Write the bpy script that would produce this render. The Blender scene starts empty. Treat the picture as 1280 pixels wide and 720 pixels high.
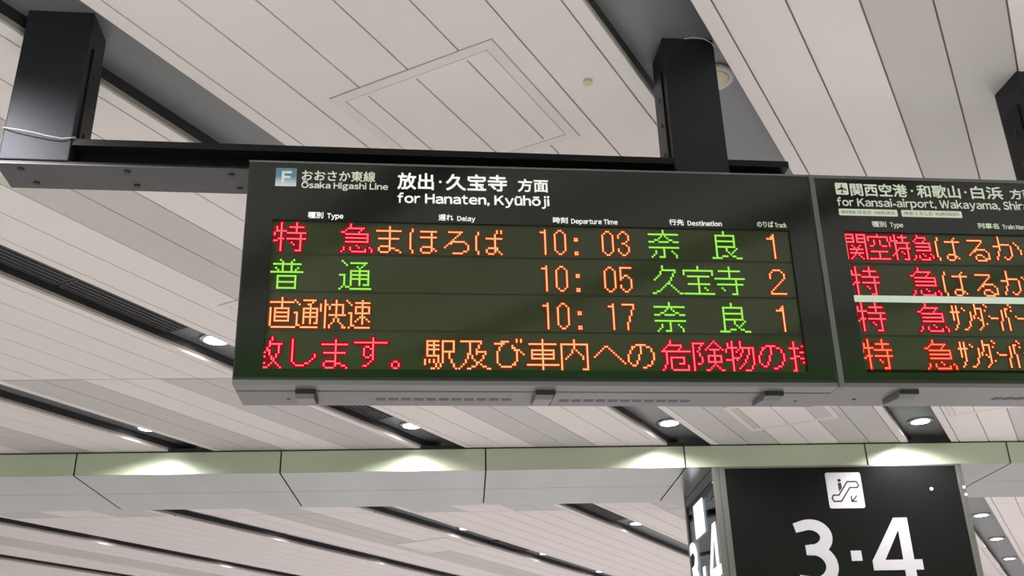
import bpy, bmesh, math, random
from mathutils import Vector, Matrix

C = bpy.context.scene.collection
S = bpy.context.scene

# ------------------------------------------------------------------ camera, world, exposure
CAM_H = 1.6
cam_data = bpy.data.cameras.new('camera')
cam = bpy.data.objects.new('camera', cam_data)
C.objects.link(cam)
PITCH, ROLL, FPX = 0.42395285, -0.02668292, 1285.836
cam_data.sensor_width = 36.0
cam_data.lens = FPX / 1280.0 * 36.0
cam_data.clip_start = 0.05
cam_data.clip_end = 200
_fw = Vector((0, math.cos(PITCH), math.sin(PITCH)))
_rt0 = Vector((1, 0, 0))
_up0 = _rt0.cross(_fw)
_rt = _rt0 * math.cos(ROLL) + _up0 * math.sin(ROLL)
_up = -_rt0 * math.sin(ROLL) + _up0 * math.cos(ROLL)
cam.matrix_world = Matrix(((_rt.x, _up.x, -_fw.x, 0), (_rt.y, _up.y, -_fw.y, 0), (_rt.z, _up.z, -_fw.z, CAM_H), (0, 0, 0, 1)))
S.camera = cam

WORLD_STRENGTH = 1.0
world = bpy.data.worlds.new('station_air')
S.world = world
world.use_nodes = True
world.node_tree.nodes['Background'].inputs[0].default_value = (1.0, 0.97, 0.94, 1)
world.node_tree.nodes['Background'].inputs[1].default_value = WORLD_STRENGTH
LAMP_W = 165.0            # every downlight of the hall
LAMP_COL = (1.0, 0.97, 0.985)

S.view_settings.view_transform = 'Standard'
S.view_settings.look = 'None'
S.view_settings.gamma = 1.0
S.view_settings.exposure = -0.05
S.view_settings.use_curve_mapping = False
S.cycles.use_denoising = True
S.cycles.max_bounces = 8
S.cycles.diffuse_bounces = 4
S.cycles.glossy_bounces = 4
S.cycles.sample_clamp_indirect = 4.0
S.cycles.caustics_reflective = False
S.cycles.caustics_refractive = False

# ------------------------------------------------------------------ frames of reference of the place
CEIL = CAM_H + 2.06                    # height of the plank ceiling
PLANK_YAW = 0.4891922                  # direction in which planks and light slots run
PD = Vector((math.sin(PLANK_YAW), math.cos(PLANK_YAW), 0))
PN = Vector((math.cos(PLANK_YAW), -math.sin(PLANK_YAW), 0))
BEAM_YAW = 0.0526093                   # direction of the cross beam
BX = Vector((math.cos(BEAM_YAW), math.sin(BEAM_YAW), 0))
BY = Vector((-math.sin(BEAM_YAW), math.cos(BEAM_YAW), 0))
BOARD_O = Vector((-0.74298465, 2.56101454, CAM_H + 0.9))     # lower left front corner of the board
BOARD_YAW = math.radians(6.29886608)


# ------------------------------------------------------------------ materials
def mat(name, col, rough=0.5, metal=0.0, spec=0.5, emit=None, estr=0.0, coat=0.0):
    m = bpy.data.materials.new(name)
    m.use_nodes = True
    b = m.node_tree.nodes['Principled BSDF']
    b.inputs['Base Color'].default_value = (*col, 1)
    b.inputs['Roughness'].default_value = rough
    b.inputs['Metallic'].default_value = metal
    b.inputs['Specular IOR Level'].default_value = spec
    if coat:
        b.inputs['Coat Weight'].default_value = coat
        b.inputs['Coat Roughness'].default_value = 0.06
    if emit:
        b.inputs['Emission Color'].default_value = (*emit, 1)
        b.inputs['Emission Strength'].default_value = estr
    return m


def mottle(m, scale=6.0, amount=0.06, stretch=(1, 1, 1), rough=0.0):
    """slow cloudy variation of a finish, from a noise texture in object space"""
    nt = m.node_tree
    b = nt.nodes['Principled BSDF']
    tc = nt.nodes.new('ShaderNodeTexCoord')
    mp = nt.nodes.new('ShaderNodeMapping')
    mp.inputs['Scale'].default_value = stretch
    nz = nt.nodes.new('ShaderNodeTexNoise')
    nz.inputs['Scale'].default_value = scale
    nz.inputs['Detail'].default_value = 3
    nt.links.new(tc.outputs['Object'], mp.inputs[0])
    nt.links.new(mp.outputs[0], nz.inputs[0])
    mr = nt.nodes.new('ShaderNodeMapRange')
    mr.inputs[3].default_value = 1 - amount
    mr.inputs[4].default_value = 1 + amount
    nt.links.new(nz.outputs[0], mr.inputs[0])
    mx = nt.nodes.new('ShaderNodeVectorMath')
    mx.operation = 'SCALE'
    mx.inputs[0].default_value = b.inputs['Base Color'].default_value[:3]
    nt.links.new(mr.outputs[0], mx.inputs['Scale'])
    nt.links.new(mx.outputs[0], b.inputs['Base Color'])
    if rough:
        r2 = nt.nodes.new('ShaderNodeMapRange')
        r0 = b.inputs['Roughness'].default_value
        r2.inputs[3].default_value = r0 - rough
        r2.inputs[4].default_value = r0 + rough
        nt.links.new(nz.outputs[0], r2.inputs[0])
        nt.links.new(r2.outputs[0], b.inputs['Roughness'])
    return m


def led(name, col, strength):
    m = bpy.data.materials.new(name)
    m.use_nodes = True
    nt = m.node_tree
    nt.nodes.clear()
    e = nt.nodes.new('ShaderNodeEmission')
    e.inputs[0].default_value = (*col, 1)
    e.inputs[1].default_value = strength
    o = nt.nodes.new('ShaderNodeOutputMaterial')
    nt.links.new(e.outputs[0], o.inputs[0])
    return m


def glass(name, tint, clear=0.75, rough=0.02):
    m = bpy.data.materials.new(name)
    m.use_nodes = True
    nt = m.node_tree
    nt.nodes.clear()
    t = nt.nodes.new('ShaderNodeBsdfTransparent')
    t.inputs[0].default_value = (*tint, 1)
    g = nt.nodes.new('ShaderNodeBsdfGlossy')
    g.inputs[0].default_value = (0.9, 0.95, 0.97, 1)
    g.inputs[1].default_value = rough
    x = nt.nodes.new('ShaderNodeMixShader')
    x.inputs[0].default_value = 1 - clear
    o = nt.nodes.new('ShaderNodeOutputMaterial')
    nt.links.new(t.outputs[0], x.inputs[1])
    nt.links.new(g.outputs[0], x.inputs[2])
    nt.links.new(x.outputs[0], o.inputs[0])
    return m


M = {}
M['plank'] = mottle(mat('plank_light', (0.70, 0.66, 0.635), 0.6), 1.2, 0.03)
M['plank_grey'] = mottle(mat('plank_grey', (0.50, 0.485, 0.46), 0.55), 1.2, 0.03)
M['groove'] = mat('plank_groove', (0.34, 0.295, 0.26), 0.9)
M['slot_top'] = mat('slot_top', (0.19, 0.20, 0.205), 0.4, 0.3)
M['slot_wall'] = mat('slot_wall', (0.016, 0.016, 0.018), 0.5)
M['hatch'] = mat('hatch_frame', (0.66, 0.62, 0.59), 0.55)
M['floor'] = mottle(mat('floor_stone', (0.55, 0.53, 0.525), 0.5), 0.8, 0.08)
M['beam'] = mottle(mat('beam_face', (0.41, 0.45, 0.34), 0.4, 0.25), 1.5, 0.04)
M['soffit'] = mottle(mat('beam_soffit', (0.40, 0.41, 0.41), 0.24, 0.92), 1.6, 0.16, (3.0, 0.3, 1), 0.03)
M['black'] = mottle(mat('board_black', (0.005, 0.006, 0.005), 0.14, 0.0, 0.6), 2.5, 0.3)
M['edge'] = mat('board_edge', (0.16, 0.16, 0.165), 0.35, 0.6)
M['trim'] = mat('board_trim_grey', (0.15, 0.15, 0.155), 0.42, 0.35)
M['under'] = mottle(mat('board_underside', (0.145, 0.142, 0.142), 0.42, 0.3), 1.7, 0.3)
M['dark'] = mat('dark_gap', (0.012, 0.012, 0.012), 0.7)
M['vent'] = mat('vent_dark', (0.055, 0.053, 0.055), 0.6)
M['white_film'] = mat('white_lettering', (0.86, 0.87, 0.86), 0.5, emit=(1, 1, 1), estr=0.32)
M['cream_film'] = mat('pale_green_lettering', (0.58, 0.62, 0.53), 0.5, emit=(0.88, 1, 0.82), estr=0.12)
M['ink'] = mat('dark_print', (0.10, 0.115, 0.10), 0.6)
M['steel_black'] = mat('black_steel', (0.007, 0.007, 0.008), 0.36, 0.0, 0.2)
M['post'] = mat('post_paint', (0.020, 0.020, 0.026), 0.46, 0.35, 0.3)
M['plate'] = mat('beam_plate_grey', (0.066, 0.064, 0.067), 0.45, 0.2)
M['bolt'] = mat('bolt_black', (0.01, 0.01, 0.01), 0.4)
M['wire'] = mat('wire_pale', (0.6, 0.57, 0.55), 0.5)
M['lens'] = led('lamp_lens', (1.0, 0.97, 0.99), 14.0)
M['lamp_ring'] = mat('lamp_ring', (0.45, 0.45, 0.46), 0.25, 0.8)
M['detector'] = mat('detector_beige', (0.55, 0.49, 0.36), 0.5)
M['speaker'] = mat('speaker_white', (0.55, 0.55, 0.5), 0.5)
M['silver'] = mottle(mat('sign_silver_frame', (0.20, 0.20, 0.188), 0.33, 0.7), 3.0, 0.06)
M['sign_black'] = mat('sign_black_panel', (0.008, 0.008, 0.008), 0.25, 0.0, 0.14)
M['sign_white'] = mat('sign_white', (0.60, 0.585, 0.62), 0.5)
M['lit_white'] = led('lit_letter_white', (0.93, 0.97, 1.0), 1.25)
M['glass'] = glass('sign_glass', (0.36, 0.43, 0.45), 0.80)
M['sign_bar'] = mat('sign_inner_bar', (0.05, 0.055, 0.055), 0.4, 0.4)
M['green'] = mat('reflector_green', (0.20, 0.85, 0.07), 0.6)
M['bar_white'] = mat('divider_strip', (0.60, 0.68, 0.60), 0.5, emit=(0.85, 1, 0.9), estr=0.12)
LED = {  # per colour: the LED itself, then the dim glow painted round it
    'red': (led('led_red_core', (1.0, 0.19, 0.21), 1.2), led('led_red_bloom', (0.38, 0.0, 0.010), 1.0)),
    'amber': (led('led_amber_core', (1.0, 0.58, 0.27), 1.22), led('led_amber_bloom', (0.22, 0.018, 0.0), 1.0)),
    'green': (led('led_green_core', (0.50, 1.0, 0.17), 1.05), led('led_green_bloom', (0.02, 0.13, 0.0), 1.0)),
    'orange': (led('led_orange_core', (1.0, 0.27, 0.16), 1.2), led('led_orange_bloom', (0.38, 0.008, 0.0), 1.0)),
}


def led_panel_mat():
    """unlit LED matrix: olive backing with fine rows of dots under a clear cover"""
    m = mat('led_matrix', (0.024, 0.030, 0.009), 0.4, 0.0, 0.3, coat=0.6)
    nt = m.node_tree
    b = nt.nodes['Principled BSDF']
    tc = nt.nodes.new('ShaderNodeTexCoord')
    sp = nt.nodes.new('ShaderNodeSeparateXYZ')
    nt.links.new(tc.outputs['Object'], sp.inputs[0])
    outs = []
    for ax in ('X', 'Z'):
        a = nt.nodes.new('ShaderNodeMath'); a.operation = 'MULTIPLY'; a.inputs[1].default_value = 2 * math.pi / 0.006
        nt.links.new(sp.outputs[ax], a.inputs[0])
        s = nt.nodes.new('ShaderNodeMath'); s.operation = 'SINE'
        nt.links.new(a.outputs[0], s.inputs[0])
        outs.append(s)
    ad = nt.nodes.new('ShaderNodeMath'); ad.operation = 'ADD'
    nt.links.new(outs[0].outputs[0], ad.inputs[0]); nt.links.new(outs[1].outputs[0], ad.inputs[1])
    mr = nt.nodes.new('ShaderNodeMapRange')
    mr.inputs[1].default_value = -2; mr.inputs[2].default_value = 2
    mr.inputs[3].default_value = 0.72; mr.inputs[4].default_value = 1.28
    nt.links.new(ad.outputs[0], mr.inputs[0])
    vm = nt.nodes.new('ShaderNodeVectorMath'); vm.operation = 'SCALE'
    vm.inputs[0].default_value = (0.024, 0.030, 0.009)
    nt.links.new(mr.outputs[0], vm.inputs['Scale'])
    nt.links.new(vm.outputs[0], b.inputs['Base Color'])
    return m


M['led_panel'] = led_panel_mat()


def badge_mat():
    m = mat('line_badge_blue', (0.1, 0.2, 0.33), 0.4)
    nt = m.node_tree
    b = nt.nodes['Principled BSDF']
    tc = nt.nodes.new('ShaderNodeTexCoord')
    sp = nt.nodes.new('ShaderNodeSeparateXYZ')
    nt.links.new(tc.outputs['Generated'], sp.inputs[0])
    cr = nt.nodes.new('ShaderNodeValToRGB')
    e = cr.color_ramp.elements
    e[0].position = 0.0; e[0].color = (0.62, 0.66, 0.78, 1)
    e[1].position = 0.55; e[1].color = (0.10, 0.20, 0.31, 1)
    k = cr.color_ramp.elements.new(0.16); k.color = (0.50, 0.55, 0.66, 1)
    nt.links.new(sp.outputs['Z'], cr.inputs[0])
    nt.links.new(cr.outputs[0], b.inputs['Base Color'])
    return m


M['badge'] = badge_mat()


# ------------------------------------------------------------------ mesh helpers
def obj(name, bm, mats, parent=None, smooth=False):
    me = bpy.data.meshes.new(name)
    bm.normal_update()
    bm.to_mesh(me)
    bm.free()
    for m in (mats if isinstance(mats, (list, tuple)) else [mats]):
        me.materials.append(m)
    if smooth:
        for p in me.polygons:
            p.use_smooth = True
    o = bpy.data.objects.new(name, me)
    C.objects.link(o)
    if parent is not None:
        o.parent = parent
    return o


def tag(o, label, cat, group=None):
    o['label'] = label
    o['category'] = cat
    if group:
        o['group'] = group
    return o


def thing(name, label, cat, matrix=None, group=None):
    o = bpy.data.objects.new(name, None)
    o.empty_display_size = 0.1
    C.objects.link(o)
    if matrix is not None:
        o.matrix_world = matrix
    return tag(o, label, cat, group)


def struct(o):
    o['kind'] = 'structure'
    return o


def frame(origin, ex, ey):
    ex = ex.normalized(); ey = ey.normalized(); ez = ex.cross(ey)
    return Matrix(((ex.x, ey.x, ez.x, origin.x), (ex.y, ey.y, ez.y, origin.y), (ex.z, ey.z, ez.z, origin.z), (0, 0, 0, 1)))


def hexa(bm, pts, mi=0):
    """eight corners: bottom ring (4, counter-clockwise from above) then top ring"""
    v = [bm.verts.new(p) for p in pts]
    for f in ((3, 2, 1, 0), (4, 5, 6, 7), (0, 1, 5, 4), (1, 2, 6, 5), (2, 3, 7, 6), (3, 0, 4, 7)):
        bm.faces.new([v[i] for i in f]).material_index = mi
    return v


def box(bm, x0, x1, y0, y1, z0, z1, mi=0, bev=0.0):
    if bev <= 0:
        return hexa(bm, [(x0, y0, z0), (x1, y0, z0), (x1, y1, z0), (x0, y1, z0), (x0, y0, z1), (x1, y0, z1), (x1, y1, z1), (x0, y1, z1)], mi)
    t = bmesh.new()
    hexa(t, [(x0, y0, z0), (x1, y0, z0), (x1, y1, z0), (x0, y1, z0), (x0, y0, z1), (x1, y0, z1), (x1, y1, z1), (x0, y1, z1)], mi)
    bmesh.ops.bevel(t, geom=t.edges[:], offset=bev, segments=2, affect='EDGES', profile=0.6)
    mp = {}
    for v in t.verts:
        mp[v] = bm.verts.new(v.co)
    for f in t.faces:
        bm.faces.new([mp[v] for v in f.verts]).material_index = mi
    t.free()


def prism(bm, prof, x0, x1, mi=0):
    """profile of (y, z) points run along x"""
    a = [bm.verts.new((x0, y, z)) for y, z in prof]
    b = [bm.verts.new((x1, y, z)) for y, z in prof]
    n = len(prof)
    for i in range(n):
        j = (i + 1) % n
        bm.faces.new((a[i], a[j], b[j], b[i])).material_index = mi
    bm.faces.new(a[::-1]).material_index = mi
    bm.faces.new(b).material_index = mi
    bmesh.ops.recalc_face_normals(bm, faces=bm.faces[:])


def lathe(bm, prof, seg=24, centre=(0, 0, 0), axis='Z', mi=0):
    """profile of (radius, height) turned about an axis"""
    rings = []
    for r, h in prof:
        ring = []
        for k in range(seg):
            a = 2 * math.pi * k / seg
            x, y = r * math.cos(a), r * math.sin(a)
            p = (x, y, h) if axis == 'Z' else (x, -h, y)
            ring.append(bm.verts.new((p[0] + centre[0], p[1] + centre[1], p[2] + centre[2])))
        rings.append(ring)
    for a, b in zip(rings[:-1], rings[1:]):
        for k in range(seg):
            j = (k + 1) % seg
            bm.faces.new((a[k], a[j], b[j], b[k])).material_index = mi
    bm.faces.new(rings[0][::-1]).material_index = mi
    bm.faces.new(rings[-1]).material_index = mi


def tube(bm, pts, r, seg=8, mi=0):
    rings = []
    n = len(pts)
    pts = [Vector(p) for p in pts]
    for i, p in enumerate(pts):
        d = (pts[min(i + 1, n - 1)] - pts[max(i - 1, 0)]).normalized()
        u = d.cross(Vector((0, 0, 1)))
        if u.length < 1e-4:
            u = d.cross(Vector((1, 0, 0)))
        u.normalize()
        w = d.cross(u)
        rings.append([bm.verts.new(p + (u * math.cos(2 * math.pi * k / seg) + w * math.sin(2 * math.pi * k / seg)) * r) for k in range(seg)])
    for a, b in zip(rings[:-1], rings[1:]):
        for k in range(seg):
            j = (k + 1) % seg
            bm.faces.new((a[k], b[k], b[j], a[j])).material_index = mi
    bm.faces.new(rings[0]).material_index = mi
    bm.faces.new(rings[-1][::-1]).material_index = mi


def outline(body):
    """flat outline of a string: verts (x, y) and faces"""
    cu = bpy.data.curves.new('lettering', 'FONT')
    cu.body = body
    cu.resolution_u = 3
    o = bpy.data.objects.new('lettering', cu)
    C.objects.link(o)
    bpy.context.view_layer.update()
    me = bpy.data.meshes.new_from_object(o.evaluated_get(bpy.context.evaluated_depsgraph_get()))
    vs = [(v.co.x, v.co.y) for v in me.vertices]
    fs = [list(p.vertices) for p in me.polygons]
    bpy.data.objects.remove(o)
    bpy.data.meshes.remove(me)
    bpy.data.curves.remove(cu)
    return vs, fs


LATIN_W = {'f': 0.36, 't': 0.37, 'r': 0.34, 's': 0.43, 'i': 0.14, 'l': 0.14, 'j': 0.26, 'w': 0.76, 'W': 0.88, 'm': 0.76, 'S': 0.50, 'T': 0.54, 'L': 0.44, 'c': 0.44, 'k': 0.50, ',': 0.13, '-': 0.26}
MACRON = {'Ō': 'O', 'ō': 'o', 'ū': 'u'}


def latin(body, gap=0.10):
    """western lettering in a humanist face: each letter set with its own width"""
    vs, fs = [], []
    x = 0.0
    for ch in body:
        if ch == ' ':
            x += 0.27
            continue
        base = MACRON.get(ch, ch)
        v, f = outline(base if base in ',-' else chr(ord(base) - 0x21 + 0xff01))
        xa, xb = min(p[0] for p in v), max(p[0] for p in v)
        w = LATIN_W.get(base, xb - xa)
        n = len(vs)
        vs += [(x + (p[0] - xa) * w / (xb - xa), p[1]) for p in v]
        fs += [[i + n for i in q] for q in f]
        if ch in MACRON:
            n = len(vs)
            top = max(p[1] for p in v) + 0.09
            vs += [(x + w * 0.16, top), (x + w * 0.84, top), (x + w * 0.84, top + 0.07), (x + w * 0.16, top + 0.07)]
            fs.append([n, n + 1, n + 2, n + 3])
        x += w + gap
    return vs, fs


def text_mesh(body, u0, u1, z0, z1):
    """lettering fitted to a rectangle of its sign, in (u, z)"""
    vs, fs = latin(body) if all(ord(c) < 0x250 for c in body) else outline(body)
    xa, xb = min(v[0] for v in vs), max(v[0] for v in vs)
    ya, yb = min(v[1] for v in vs), max(v[1] for v in vs)
    sx = (u1 - u0) / (xb - xa)
    sy = (z1 - z0) / (yb - ya)
    return [(u0 + (x - xa) * sx, z0 + (y - ya) * sy) for x, y in vs], fs


def add_text(bm, body, u0, u1, z0, z1, y, bold=0.0, mi=0):
    """bold: weight added all round, in metres; the letter is struck several times side by side"""
    vs, fs = text_mesh(body, u0 + bold, u1 - bold, z0 + bold, z1 - bold)
    strikes = [(0, 0)] if bold <= 0 else [(bold * math.cos(k * math.pi / 4), bold * math.sin(k * math.pi / 4)) for k in range(8)]
    for s, (dx, dz) in enumerate(strikes):
        v = [bm.verts.new((u + dx, y - s * 0.00002, z + dz)) for u, z in vs]
        for f in fs:
            try:
                bm.faces.new([v[i] for i in f]).material_index = mi
            except ValueError:
                pass


def lettering(name, items, y, m, parent, label=None, thick=0.0008, bold=0.0):
    """one cut-film inscription of a sign, a mesh of its own with a little thickness"""
    bm = bmesh.new()
    for it in items:
        body, u0, u1, z0, z1 = it[:5]
        add_text(bm, body, u0, u1, z0, z1, y, it[5] if len(it) > 5 else bold)
    bm.normal_update()
    for f in bm.faces:
        if f.normal.y > 0:
            f.normal_flip()
    o = obj(name, bm, m, parent)
    md = o.modifiers.new('film', 'SOLIDIFY')
    md.thickness = thick
    md.offset = -1
    if label:
        o['label'] = label
    return o


def rounded(bm, u0, u1, z0, z1, y, r, t=0.001, mi=0, seg=4):
    pts = []
    for cx, cz, a0 in ((u1 - r, z1 - r, 0), (u0 + r, z1 - r, 90), (u0 + r, z0 + r, 180), (u1 - r, z0 + r, 270)):
        for k in range(seg + 1):
            a = math.radians(a0 + 90 * k / seg)
            pts.append((cx + r * math.cos(a), cz + r * math.sin(a)))
    a = [bm.verts.new((x, y, z)) for x, z in pts]
    b = [bm.verts.new((x, y + t, z)) for x, z in pts]
    bm.faces.new(a).material_index = mi
    bm.faces.new(b[::-1]).material_index = mi
    n = len(pts)
    for i in range(n):
        j = (i + 1) % n
        bm.faces.new((a[j], a[i], b[i], b[j])).material_index = mi


def extrude_poly(bm, pts, y, t=0.001, mi=0):
    a = [bm.verts.new((x, y, z)) for x, z in pts]
    b = [bm.verts.new((x, y + t, z)) for x, z in pts]
    n = len(pts)
    bm.faces.new(a).material_index = mi
    bm.faces.new(b[::-1]).material_index = mi
    for i in range(n):
        j = (i + 1) % n
        bm.faces.new((a[j], a[i], b[i], b[j])).material_index = mi
    bmesh.ops.recalc_face_normals(bm, faces=bm.faces[:])


# ------------------------------------------------------------------ the room: floor, plank ceiling, light slots, cross beam
def on_ceiling(q, w, z=0.0):
    p = PN * q + PD * w
    return Vector((p.x, p.y, CEIL + z))


def w_at(q, by):
    """how far along a plank the transverse line at distance by is met"""
    return (by - q * PN.dot(BY)) / PD.dot(BY)


MOD = 0.1965
PERIOD = 1.572
SLOT_R, SLOT_W, SLOT_D = -0.67, 0.285, 0.075
BEAM_F, BEAM_B = 7.41, 8.56
BEAM_Z0, BEAM_Z1 = CAM_H + 1.888, CAM_H + 2.047
SPANS = [(-9.0, 5.83), (5.842, BEAM_F + 0.25), (BEAM_B - 0.25, 9.62), (9.632, 21.0)]
K0, K1 = -4, 6

bm = bmesh.new()
box(bm, -30, 30, -16, 30, -0.2, 0.0)
struct(obj('floor', bm, M['floor']))

bm = bmesh.new()
GAP = 0.0032


def slab(bm, q0, q1, span, mi, z0=0.0, z1=0.014):
    a, b = span
    c = [on_ceiling(q0, w_at(q0, a)), on_ceiling(q1, w_at(q1, a)), on_ceiling(q1, w_at(q1, b)), on_ceiling(q0, w_at(q0, b))]
    dz0, dz1 = Vector((0, 0, z0)), Vector((0, 0, z1))
    hexa(bm, [p + dz0 for p in c] + [p + dz1 for p in c], mi)


for k in range(K0, K1 + 1):
    # bay to the left of slot k
    right = SLOT_R - SLOT_W - PERIOD * k          # left edge of slot k
    left = SLOT_R - PERIOD * (k + 1)              # right edge of slot k + 1
    trim = (right - left - 6 * MOD) / 2
    for si, span in enumerate(SPANS):
        if k % 2 == 1:
            tone = [0, 0, 1, 1, 0, 0]
        elif si in (1, 2):
            tone = [1, 1, 0, 0, 1, 1]
        else:
            tone = [0] * 6
        slab(bm, left, left + trim - GAP, span, 0)
        slab(bm, right - trim + GAP, right, span, 0)
        for j in range(6):
            a = left + trim + MOD * j
            slab(bm, a + GAP, a + MOD - GAP, span, tone[j])
    slab(bm, left, right, (-9.0, 21.0), 2, 0.010, 0.030)
ceiling = struct(obj('ceiling', bm, [M['plank'], M['plank_grey'], M['groove']]))

# recessed black channels that carry the downlights
bm = bmesh.new()
for k in range(K0, K1 + 1):
    r = SLOT_R - PERIOD * k
    l = r - SLOT_W
    for span in ((-9.0, BEAM_F + 0.25), (BEAM_B - 0.25, 21.0)):
        slab(bm, l - 0.004, r + 0.004, span, 0, SLOT_D, SLOT_D + 0.02)
        slab(bm, l - 0.006, l - 0.0005, span, 1, 0.001, SLOT_D)
        slab(bm, r + 0.0005, r + 0.006, span, 1, 0.001, SLOT_D)
struct(obj('trim_1', bm, [M['slot_top'], M['slot_wall']]))

# cross beam clad in metal panels
BEAM_M = frame(Vector((0, 0, 0)), BX, BY)
seams = [-7.3, -5.8, -4.3, -2.797, -1.33, 0.163, 1.64, 3.01, 4.1, 5.5, 7.0, 8.5]
bm = bmesh.new()
for a, b in zip(seams[:-1], seams[1:]):
    g = 0.006
    box(bm, a + g, b - g, BEAM_F, BEAM_F + 0.02, BEAM_Z0, BEAM_Z1, 0)
    box(bm, a + g, b - g, BEAM_F + 0.0005, 7.985, BEAM_Z0 - 0.002, BEAM_Z0 + 0.018, 1)
    box(bm, a + g, b - g, 7.989, BEAM_B, BEAM_Z0 - 0.002, BEAM_Z0 + 0.018, 1)
    box(bm, a + g, b - g, BEAM_B - 0.02, BEAM_B + 0.0005, BEAM_Z0, BEAM_Z1, 0)
box(bm, seams[0], seams[-1], BEAM_F + 0.012, BEAM_B - 0.012, BEAM_Z0 + 0.010, CEIL + 0.02, 2)
beam = struct(obj('ceiling_beam', bm, [M['beam'], M['soffit'], M['dark']]))
beam.matrix_world = BEAM_M

# added beam-shaped green reflector, unseen behind the camera, tints the boards' lower part
bm = bmesh.new()
box(bm, -9, 9, -1.75, -1.35, CAM_H + 1.05, CEIL - 0.004)
reflector = struct(obj('ceiling_beam', bm, M['green']))  # added for its reflection, no beam of the hall
reflector.matrix_world = frame(Vector((0, 0, 0)), BX, BY)


# ------------------------------------------------------------------ access hatches in the ceiling
def make_hatch(q0, q1, w0, w1, label, lines, tones=(), group=None):
    t = thing('access_hatch', label, 'hatch', frame(on_ceiling((q0 + q1) / 2, (w0 + w1) / 2), PN, PD), group)
    a, b = (q1 - q0) / 2, (w1 - w0) / 2
    f = 0.040
    bm = bmesh.new()
    box(bm, -a, a, -b, b, -0.0012, 0.004)
    obj('shadow_joint', bm, M['groove'], t)
    bm = bmesh.new()
    e = 0.003
    for x0, x1, y0, y1 in ((-a + e, a - e, -b + e, -b + f), (-a + e, a - e, b - f, b - e), (-a + e, -a + f, -b + f, b - f), (a - f, a - e, -b + f, b - f)):
        box(bm, x0, x1, y0, y1, -0.004, 0.002)
    obj('frame', bm, M['hatch'], t)
    bm = bmesh.new()
    g = f + 0.003
    xs = [-a + g] + [x - (q0 + q1) / 2 for x in lines] + [a - g]
    rim = 0.012
    box(bm, -a + g, a - g, -b + g, -b + g + rim, -0.0035, 0.002)
    box(bm, -a + g, a - g, b - g - rim, b - g, -0.0035, 0.002)
    for i in range(len(xs) - 1):
        box(bm, xs[i] + (0 if i == 0 else GAP), xs[i + 1] - (0 if i == len(xs) - 2 else GAP), -b + g + rim, b - g - rim, -0.0035, 0.002, tones[i] if tones else 0)
    obj('panel', bm, [M['plank'], M['plank_grey']], t)
    return t


s0 = SLOT_R - PERIOD + (PERIOD - SLOT_W - 6 * MOD) / 2
make_hatch(-1.922, -1.278, 2.31, 2.968, 'square access hatch framed into the pale planks above the left departure board', [s0 + MOD * 2, s0 + MOD * 3, s0 + MOD * 4])
s2 = s0 - PERIOD
make_hatch(-3.49, -2.86, 3.44, 4.10, 'access hatch at the left edge of the departure board, mostly hidden behind it', [s2 + MOD * 2, s2 + MOD * 3, s2 + MOD * 4])
make_hatch(-1.88, -1.25, 6.46, 7.13, 'access hatch showing one pale corner just below the joint of the two boards', [s0 + MOD * 2, s0 + MOD * 3, s0 + MOD * 4], (1, 0, 0, 1))
sr = s0 + PERIOD
make_hatch(sr + 0.03, sr + 0.67, 6.9, 7.55, 'access hatch at the right edge of the photo above the beam', [sr + MOD, sr + MOD * 2, sr + MOD * 3])
make_hatch(s2 - PERIOD * 2 + 0.5, s2 - PERIOD * 2 + 1.14, 9.2, 9.86, 'faint access hatch in the far ceiling beyond the beam, at lower left', [s2 - PERIOD * 2 + MOD * 3, s2 - PERIOD * 2 + MOD * 4, s2 - PERIOD * 2 + MOD * 5])

# small round heat detector on a plank
bm = bmesh.new()
lathe(bm, [(0.004, -0.016), (0.011, -0.015), (0.0145, -0.009), (0.0145, 0.0005)], 20)
t = obj('heat_detector', bm, M['detector'], None, True)
t.matrix_world = frame(on_ceiling(-1.111, 2.672, 0), PN, PD)
tag(t, 'tiny beige round detector on a pale ceiling plank left of the right-hand black post', 'detector')

# round ceiling speaker in the slot behind the post
t = thing('ceiling_speaker', 'off-white round ceiling speaker half hidden behind the black post', 'speaker', frame(on_ceiling(-0.765, 2.97, SLOT_D), PN, PD))
bm = bmesh.new()
lathe(bm, [(0.058, -0.014), (0.072, -0.013), (0.078, -0.006), (0.078, 0.0)], 32)
obj('rim', bm, M['speaker'], t, True)
bm = bmesh.new()
lathe(bm, [(0.02, -0.018), (0.05, -0.0165), (0.056, -0.0145), (0.056, -0.012)], 32)
obj('grille', bm, M['detector'], t, True)


# ------------------------------------------------------------------ air grilles let into the slots
def make_grille(k, w0, w1, label, n=8):
    qc = SLOT_R - PERIOD * k - SLOT_W / 2
    t = thing('air_grille', label, 'grille', frame(on_ceiling(qc, (w0 + w1) / 2, SLOT_D), PN, PD), 'linear air grilles in the light slots')
    L = (w1 - w0) / 2
    a = SLOT_W / 2 - 0.008
    bm = bmesh.new()
    for x0, x1, y0, y1 in ((-a, -a + 0.010, -L, L), (a - 0.010, a, -L, L), (-a, a, -L, -L + 0.010), (-a, a, L - 0.010, L)):
        box(bm, x0, x1, y0, y1, -0.012, 0)
    obj('frame', bm, M['vent'], t)
    bm = bmesh.new()
    box(bm, -a + 0.01, a - 0.01, -L + 0.01, L - 0.01, -0.003, 0, 1)
    st = (2 * a - 0.02) / n
    for i in range(n):
        x = -a + 0.01 + st * i
        box(bm, x + st * 0.25, x + st * 0.72, -L + 0.01, L - 0.01, -0.011, -0.003, 0)
    obj('slats', bm, [M['vent'], M['dark']], t)
    return t


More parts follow.
